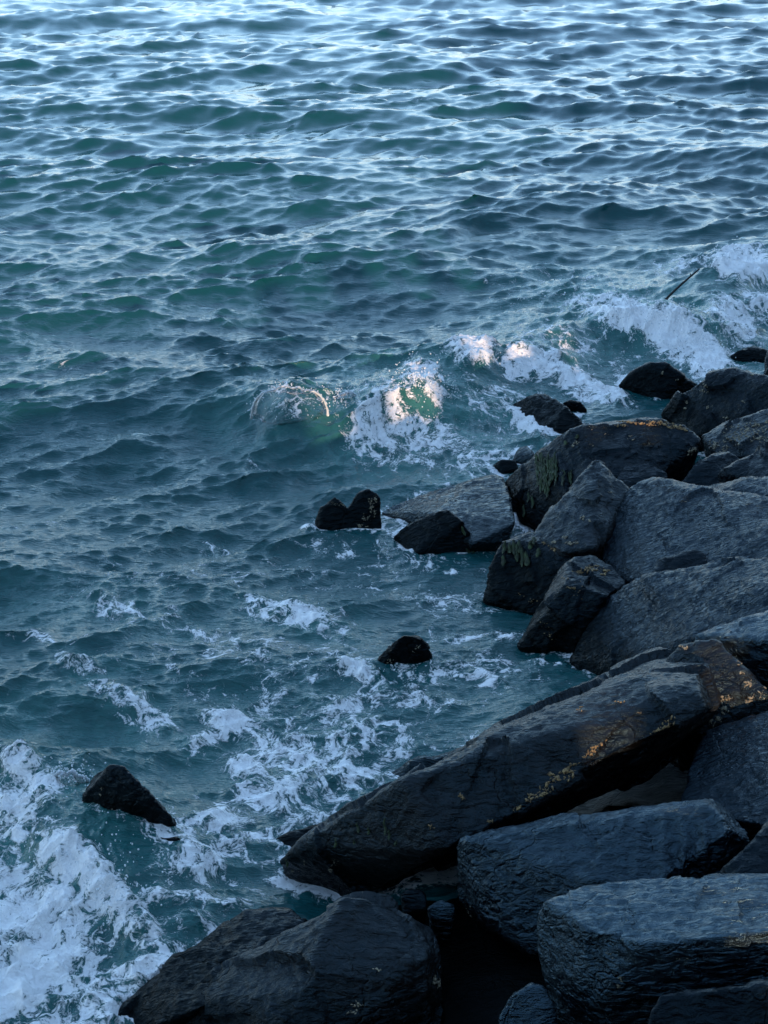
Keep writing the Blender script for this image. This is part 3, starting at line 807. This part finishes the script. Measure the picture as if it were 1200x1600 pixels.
# ------------------------------------------------------------------ foam where the water laps the stones
def lapping():
    x0, y0, cs, w_, h_ = -4.0, 4.5, 0.025, 420, 620
    ras = np.zeros((w_, h_))
    for co, me in BVH.values():
        m = (co[:, 2] > -.05) & (co[:, 2] < .12)
        i = ((co[m, 0] - x0) / cs).astype(int); j = ((co[m, 1] - y0) / cs).astype(int)
        ok = (i >= 0) & (i < w_) & (j >= 0) & (j < h_)
        ras[i[ok], j[ok]] = 1
    for _ in range(14):
        ras = np.maximum(ras, 0.0)
        ras = (ras + np.roll(ras, 1, 0) + np.roll(ras, -1, 0) + np.roll(ras, 1, 1) + np.roll(ras, -1, 1)) / 5
    i = ((SEA_CO[:, 0] - x0) / cs).astype(int); j = ((SEA_CO[:, 1] - y0) / cs).astype(int)
    ok = (i >= 0) & (i < w_) & (j >= 0) & (j < h_)
    ring = np.zeros(len(SEA_CO))
    ring[ok] = np.clip(ras[i[ok], j[ok]] * 1.6, 0, 1)
    nn = np.zeros(len(SEA_CO))
    k_ = np.nonzero(ring > .01)[0]
    nn[k_] = fbm(SEA_CO[k_] * np.array([1.3, 1.3, 0]), 3, 66)
    f2 = np.maximum(SEA_FOAM, ring * np.clip(.64 + 1.0 * nn, 0, .92))
    sea.data.attributes['foam'].data.foreach_set('value', np.clip(f2, 0, 1.3).astype(np.float32))
lapping()

# ------------------------------------------------------------------ growth on the stones
EYE = Vector((0, 0, CAM_H))
TREES = {}
def surface(key, px, py):
    if key not in TREES:
        co, me = BVH[key]
        polys = [tuple(p.vertices) for p in me.polygons]
        TREES[key] = BVHTree.FromPolygons([Vector(c) for c in co], polys)
    d = Vector(ray(px, py)).normalized()
    loc, nor, _, _ = TREES[key].ray_cast(EYE, d)
    return loc, nor
def octa():
    bm = bmesh.new()
    bmesh.ops.create_icosphere(bm, subdivisions=1, radius=1.0)
    v = np.array([x.co for x in bm.verts]); f = [tuple(w.index for w in p.verts) for p in bm.faces]
    bm.free()
    return v, f
ICO_V, ICO_F = octa()
def add_shell(V, F, loc, nor, r, size):
    n = np.array(nor)
    t = np.cross(n, r.normal(size=3)); t /= np.linalg.norm(t) + 1e-9
    b = np.cross(n, t)
    L = size * .8 * r.choice([.4, .6, .9, 1.4]) * r.uniform(.8, 1.2); W = L * r.uniform(.35, .7); T = L * r.uniform(.25, .5)
    tip = 0.6 + 0.4 * (ICO_V[:, 0] * .5 + .5)
    base = len(V)
    P = np.array(loc) + ICO_V[:, :1] * L * t + (ICO_V[:, 1] * W * tip)[:, None] * b + (ICO_V[:, 2] * T)[:, None] * n
    P += n * T * .3
    V.extend(P.tolist()); F.extend([tuple(base + i for i in f) for f in ICO_F])
def growth(key, name, mat, clusters):
    r = np.random.default_rng(len(key) * 91 + len(name))
    V, F = [], []
    for cx, cy, rx, ry, ang, n, size in clusters:
        c_, s_ = math.cos(math.radians(ang)), math.sin(math.radians(ang))
        hub = r.normal(size=(max(2, n // 9), 2)) * 0.55
        for _ in range(int(n * 1.5)):
            a, b = hub[r.integers(len(hub))] + r.normal(size=2) * 0.16
            px = cx + a * rx * c_ - b * ry * s_; py = cy + a * rx * s_ + b * ry * c_
            loc, nor = surface(key, px, py)
            if loc is not None and loc.z > 0.01:
                add_shell(V, F, loc, nor, r, size)
    if not V: return
    o_ = ROCKS[key]
    me = bpy.data.meshes.new(name)
    me.from_pydata((np.array(V) - np.array(o_.location)).tolist(), [], F)
    me.polygons.foreach_set('use_smooth', np.ones(len(F), dtype=bool))
    c = link(name, me, mat, o_)
    c['kind'] = 'stuff'
growth('slab_long', 'mussels', M_MUSSEL, [(842,1238,46,12,-32,60,.010),(800,1262,26,8,-32,18,.009),(720,1250,9,8,0,14,.008),(905,1106,16,14,0,7,.009),(1040,1132,48,8,-25,40,.010),
  (930,1170,46,7,-27,34,.009),(880,1200,26,9,-30,24,.010),(668,1288,12,8,0,6,.008),(1128,1055,8,6,0,8,.009),(980,1110,24,14,0,7,.008),(860,1210,14,6,0,12,.009),(770,1285,14,6,0,8,.008)])
growth('slab_long', 'barnacles', M_PALE, [(525,1350,26,18,0,14,.006),(610,1385,30,12,-20,12,.006),(470,1345,16,10,0,5,.006)])
growth('barnacled', 'barnacles', M_PALE, [(1130,1112,26,22,0,50,.010),(1186,1074,18,26,35,46,.011),(1076,1016,10,7,0,10,.009),(1150,1040,12,10,0,10,.008)])
growth('ochre_cap', 'mussels', M_MUSSEL, [(906,892,24,7,-8,75,.009),(945,893,12,6,0,22,.009),(890,919,16,4,0,16,.008),(890,950,40,40,0,14,.006),(870,985,24,20,0,8,.006)])
growth('weed_block', 'mussels', M_MUSSEL, [(852,848,26,8,15,26,.009),(870,860,26,10,10,34,.008),(800,930,26,14,0,8,.007)])
growth('pointed_wedge', 'barnacles', M_PALE, [(915,812,14,8,0,12,.009),(905,838,14,8,-10,16,.009),(948,772,10,5,0,8,.008),(870,848,20,6,0,20,.009)])
growth('weed_rock', 'mussels', M_MUSSEL, [(1010,661,38,5,3,95,.012),(1055,668,26,5,12,40,.011),(960,662,20,3,0,10,.010)])
growth('weed_rock', 'barnacles', M_PALE, [(902,693,16,10,20,14,.008),(1065,706,20,14,-25,24,.009),(940,690,22,26,0,8,.006),(980,682,14,6,0,6,.007)])
growth('far_big', 'barnacles', M_PALE, [(1106,612,20,12,15,18,.009),(1068,634,10,6,-20,8,.010),(1108,636,8,6,0,8,.009),(1132,652,8,3,0,5,.009),(1160,628,8,3,0,5,.010),(1165,585,14,6,0,6,.008)])
growth('far_barnacle', 'barnacles', M_PALE, [(1160,684,46,18,-14,230,.010),(1118,694,20,8,15,46,.010),(1190,665,20,12,0,40,.010)])
growth('two_peaks', 'barnacles', M_PALE, [(580,798,11,20,10,70,.007),(566,820,16,8,0,26,.007),(522,788,14,10,0,12,.006)])
growth('lone_cone', 'barnacles', M_PALE, [(612,1034,22,12,0,12,.006),(655,1020,12,12,0,6,.006)])
growth('fore_ridge', 'barnacles', M_PALE, [(590,1516,12,4,0,7,.006),(680,1540,10,22,0,26,.006),(570,1570,30,14,0,22,.006),(690,1470,5,12,0,10,.006)])
growth('slab_flat', 'barnacles', M_PALE, [(972,1532,16,16,0,10,.006),(950,1500,10,10,0,4,.006),(1080,1520,40,14,0,6,.005)])
growth('left_slab', 'barnacles', M_PALE, [(355,1533,12,8,0,8,.007),(440,1475,20,14,0,8,.006)])
growth('bore_rock', 'barnacles', M_PALE, [(160,1235,10,14,0,7,.005),(190,1275,18,10,0,7,.005)])
growth('slab_mid', 'barnacles', M_PALE, [(740,1430,14,24,0,9,.006)])
growth('surf_dome', 'barnacles', M_PALE, [(1036,582,4,4,0,5,.009),(1058,594,4,3,0,3,.009)])

# hanging seaweed, every frond on its own
def frond(key, px, py, length, width, sway, r):
    o_ = ROCKS[key]
    pts = []
    n = 6
    for i in range(n):
        loc, nor = surface(key, px + sway * i / n, py + length * i / (n - 1))
        if loc is None:
            if not pts: return
            loc = Vector(pts[-1][0]) + Vector((0, 0, -0.03)); nor = Vector(pts[-1][1])
        pts.append((np.array(loc) + np.array(nor) * (0.012 + 0.006 * math.sin(i * 1.7)), np.array(nor)))
    V, F = [], []
    for i, (p, no_) in enumerate(pts):
        t = pts[min(i + 1, n - 1)][0] - pts[max(i - 1, 0)][0]
        sd = np.cross(t, no_); sd /= np.linalg.norm(sd) + 1e-9
        f = i / (n - 1)
        w = width * (0.55 + 1.3 * f) * (1 - f ** 5 * 0.85)
        for k_, (a, b) in enumerate(((-1, 0), (0, .45), (1, 0), (0, -.35))):
            V.append((p + sd * a * w + no_ * b * w - np.array(o_.location)).tolist())
    for i in range(n - 1):
        for k_ in range(4):
            F.append((i * 4 + k_, i * 4 + (k_ + 1) % 4, i * 4 + 4 + (k_ + 1) % 4, i * 4 + 4 + k_))
    F.append((0, 1, 2, 3)); F.append(tuple(4 * (n - 1) + k_ for k_ in (3, 2, 1, 0)))
    me = bpy.data.meshes.new('seaweed_frond')
    me.from_pydata(V, [], F)
    me.polygons.foreach_set('use_smooth', np.ones(len(F), dtype=bool))
    link('seaweed_frond', me, M_WEED, o_)
rf = np.random.default_rng(8)
for i in range(60):
    x = rf.uniform(838, 872)
    frond('weed_rock', x, 700 + (872 - x) * .25 + rf.uniform(0, 44), rf.uniform(14, 30), rf.uniform(.006, .011), rf.uniform(-5, 3), rf)
for x, y, l in ((880, 735, 26), (892, 736, 22), (894, 738, 18), (833, 775, 22), (820, 790, 20), (828, 770, 18), (885, 690, 8), (858, 752, 26), (846, 748, 24), (850, 735, 20), (903, 680, 8)):
    frond('weed_rock', x, y, l, .011, rf.uniform(-4, 3), rf)
for x, y, l in ((783,846,12),(790,848,20),(803,846,22),(808,852,26),(816,856,30),(822,862,24),(798,850,16),(830,846,14),(843,858,12),(788,868,16),(812,846,20),(825,870,16),(835,842,8)):
    frond('weed_block', x, y, l, .013, rf.uniform(-3, 4), rf)
for x, y, l in ((560,1285,14),(603,1280,24),(578,1292,10),(610,1295,16),(528,1310,12),(555,1310,10),(450,1340,10),(622,1312,8)):
    frond('slab_long', x, y, l, .006, rf.uniform(-4, 4), rf)
for x, y, l in ((742, 856, 8), (734, 822, 14), (748, 850, 6)):
    frond('dark_fin', x - 14, y, l, .008, 8, rf)

# ------------------------------------------------------------------ driftwood stick in the surf
def tube(path, radii, sides=8):
    V, F = [], []
    path = [np.array(p, float) for p in path]
    for i, p in enumerate(path):
        t = path[min(i + 1, len(path) - 1)] - path[max(i - 1, 0)]
        t /= np.linalg.norm(t)
        a = np.cross(t, [0, 1, 0.2]); a /= np.linalg.norm(a); b = np.cross(t, a)
        for k_ in range(sides):
            th_ = 2 * math.pi * k_ / sides
            V.append(p + (a * math.cos(th_) + b * math.sin(th_)) * radii[i])
    for i in range(len(path) - 1):
        for k_ in range(sides):
            F.append((i * sides + k_, i * sides + (k_ + 1) % sides, (i + 1) * sides + (k_ + 1) % sides, (i + 1) * sides + k_))
    F.append(tuple(range(sides))[::-1]); F.append(tuple(range((len(path) - 1) * sides, len(path) * sides)))
    return np.array(V), F
ys = at_z(1032, 478, 0.05)[1]
pth = [at_y(1018, 492, ys + .1), at_y(1031, 476, ys), at_y(1042, 466, ys - .02), at_y(1054, 454, ys), at_y(1066, 443, ys + .02), at_y(1080, 431, ys + .03), at_y(1093, 420, ys + .05)]
V, F = tube(pth, [.013, .013, .012, .011, .011, .009, .007])
foot = pth[0]
stick = bpy.data.objects.new('driftwood_stick', None); C.objects.link(stick); stick.location = foot
tag(stick, 'thin dark bent stick poking up out of the surf', 'stick')
me = bpy.data.meshes.new('branch'); me.from_pydata((V - foot).tolist(), [], F); me.polygons.foreach_set('use_smooth', np.ones(len(F), dtype=bool)); link('branch', me, M_STICK, stick)
for (a, b, rad) in ((at_y(1041, 466, ys - .02), at_y(1046, 470, ys - .05), .009), (at_y(1080, 431, ys + .03), at_y(1078, 427, ys - .02), .006)):
    V, F = tube([a, (a + b) / 2, b], [rad, rad * .8, rad * .5], 6)
    me = bpy.data.meshes.new('twig'); me.from_pydata((V - foot).tolist(), [], F); link('twig', me, M_STICK, stick)

# ------------------------------------------------------------------ splashes
def sea_height(x, y):
    m = (np.abs(SEA_CO[:, 0] - x) < .06) & (np.abs(SEA_CO[:, 1] - y) < .08)
    return float(SEA_CO[m, 2].mean()) if m.any() else 0.0
def on_sea(px, py):
    z = 0.1
    for _ in range(8):
        p = at_z(px, py, z)
        z = .5 * z + .5 * sea_height(p[0], p[1])
    p[2] = z
    return p
def drops(n, place, r):
    V, F = [], []
    for _ in range(n):
        p, rad = place(r)
        base = len(V)
        sc_ = np.array([r.uniform(.7, 1.3), r.uniform(.7, 1.3), r.uniform(.8, 1.6)]) * rad
        V.extend((ICO_V * sc_ + p).tolist()); F.extend([tuple(base + i for i in f) for f in ICO_F])
    return V, F
def splash(label, c, R, H, lean, seed, skew):
    r = np.random.default_rng(seed)
    root = bpy.data.objects.new('water_splash', None); C.objects.link(root); root.location = c
    tag(root, label, 'splash')
    nu, nv = 60, 22
    U, S = np.meshgrid(np.linspace(0.02, math.pi - .02, nu), np.linspace(0, 1, nv), indexing='ij')
    wob = fbm(np.stack([U.ravel() * 1.6, S.ravel() * 2, np.full(U.size, seed * 1.3)], 1), 3, seed).reshape(U.shape)
    top = H * np.sin(U) ** .75 * (1 + .25 * np.cos(U) * skew + .5 * wob)
    x = R * np.cos(U) * (.72 + .28 * S ** .6) + .03 * wob
    y = lean * np.sin(S * 2.2) * np.sin(U) * .9 - .10 * (1 - S) * np.sin(U)
    z = top * np.sin(S * math.pi / 2 * .98) - .05
    P = np.stack([x, y, z], -1)
    ru = np.gradient(P, axis=0); rv = np.gradient(P, axis=1)
    N = np.cross(ru, rv); N /= np.linalg.norm(N, axis=-1, keepdims=True) + 1e-9
    thk = .004 + .004 * S[..., None]
    A_, B_ = (P + N * thk).reshape(-1, 3), (P - N * thk).reshape(-1, 3)
    ii = np.arange(nu * nv).reshape(nu, nv); m = nu * nv
    F = [tuple(q) for q in np.stack([ii[:-1, :-1], ii[1:, :-1], ii[1:, 1:], ii[:-1, 1:]], -1).reshape(-1, 4).tolist()]
    F2 = [tuple(m + k_ for k_ in f[::-1]) for f in F]
    edge = ii[:, 0].tolist() + ii[-1, 1:].tolist() + ii[::-1, -1][1:].tolist() + ii[0, ::-1][1:-1].tolist()
    F3 = [(edge[i], edge[(i + 1) % len(edge)], m + edge[(i + 1) % len(edge)], m + edge[i]) for i in range(len(edge))]
    me = bpy.data.meshes.new('water_sheet')
    me.from_pydata(np.concatenate([A_, B_]).tolist(), [], F + F2 + [f[::-1] for f in F3])
    me.polygons.foreach_set('use_smooth', np.ones(len(me.polygons), dtype=bool))
    at_ = me.attributes.new('foam', 'FLOAT', 'POINT')
    fo = (-.15 + .45 * (1 - S) ** 4 + .45 * S ** 8 + .6 * wob).ravel()
    at_.data.foreach_set('value', np.concatenate([fo, fo]).astype(np.float32))
    link('water_sheet', me, M_SPLASH, root)
    path = P[:, -1]
    V, F = tube(path, [.006 + .006 * abs(math.sin(i * 1.9)) * r.uniform(.4, 1.2) for i in range(nu)], 6)
    me = bpy.data.meshes.new('rim'); me.from_pydata(V.tolist(), [], F)
    me.polygons.foreach_set('use_smooth', np.ones(len(F), dtype=bool))
    at_ = me.attributes.new('foam', 'FLOAT', 'POINT'); at_.data.foreach_set('value', np.full(len(V), .85, np.float32))
    link('rim', me, M_SPLASH, root)
    def place(r):
        if r.random() < .6:
            b = path[r.integers(nu)] + r.normal(size=3) * np.array([.025, .03, .02]) + np.array([0, 0, .015])
        else:
            b = np.array([r.normal() * R * .7, r.normal() * .08 - .05, abs(r.normal()) * H * .4])
        return b, r.uniform(.002, .006)
    V, F = drops(170, place, r)
    me = bpy.data.meshes.new('droplets'); me.from_pydata(V, [], F)
    d = link('droplets', me, M_DROP, root); d['kind'] = 'stuff'
    return root
p = on_sea(452, 642) - np.array([0, 0, .02])
splash('clear arching fan of splashing water thrown up from the crest of the breaking wave', p, .29, .29, -.10, 5, .4)
p = on_sea(110, 1212) - np.array([0, 0, .02])
splash('small glassy dome of water welling up beside the lone black rock with long back', p, .085, .11, -.05, 9, -.2)
p = on_sea(540, 618) - np.array([0, 0, .02])
splash('small pointed flick of water on the wave between fan splash and sunlit foam', p, .10, .10, -.05, 14, .8)

def spray(label, spots, seed):
    r = np.random.default_rng(seed)
    V, F = [], []
    for px, py, z0, sx, sz, n, rad in spots:
        c = on_sea(px, py)
        def place(r):
            return c + np.array([r.normal() * sx, r.normal() * sx * .6, abs(r.normal()) * sz]), rad * r.uniform(.4, 1.3)
        v, f = drops(n, place, r)
        b = len(V); V.extend(v); F.extend([tuple(b + i for i in q) for q in f])
    me = bpy.data.meshes.new('sea_spray'); me.from_pydata(V, [], F)
    o = link('sea_spray', me, M_DROP); o['kind'] = 'stuff'; o['label'] = label
spray('fine white droplets flying over the breaking surf', [(650,605,.25,.12,.09,220,.005),(690,620,.2,.14,.05,120,.004),(740,562,.2,.16,.05,90,.005),(1050,505,.3,.35,.08,260,.006),(1100,545,.2,.2,.08,140,.006),
  (1165,415,.2,.3,.08,140,.007),(880,470,.2,.3,.04,60,.006),(600,650,.15,.22,.04,90,.004),(820,575,.2,.15,.05,60,.005)], 3)
spray('white droplets flying over the bore of foam beside the lone rock', [(60,1260,.2,.14,.07,120,.0035),(120,1340,.15,.16,.06,120,.0035),(170,1400,.1,.14,.08,120,.004),(150,1450,.1,.1,.10,50,.005),(60,1450,.1,.25,.05,120,.0035),(110,1200,.1,.05,.05,40,.003),(555,1055,.05,.08,.03,60,.003),(480,960,.05,.2,.03,40,.003)], 4)
print('tris', sum(len(o.data.polygons) * 2 for o in C.objects if o.type == 'MESH'))
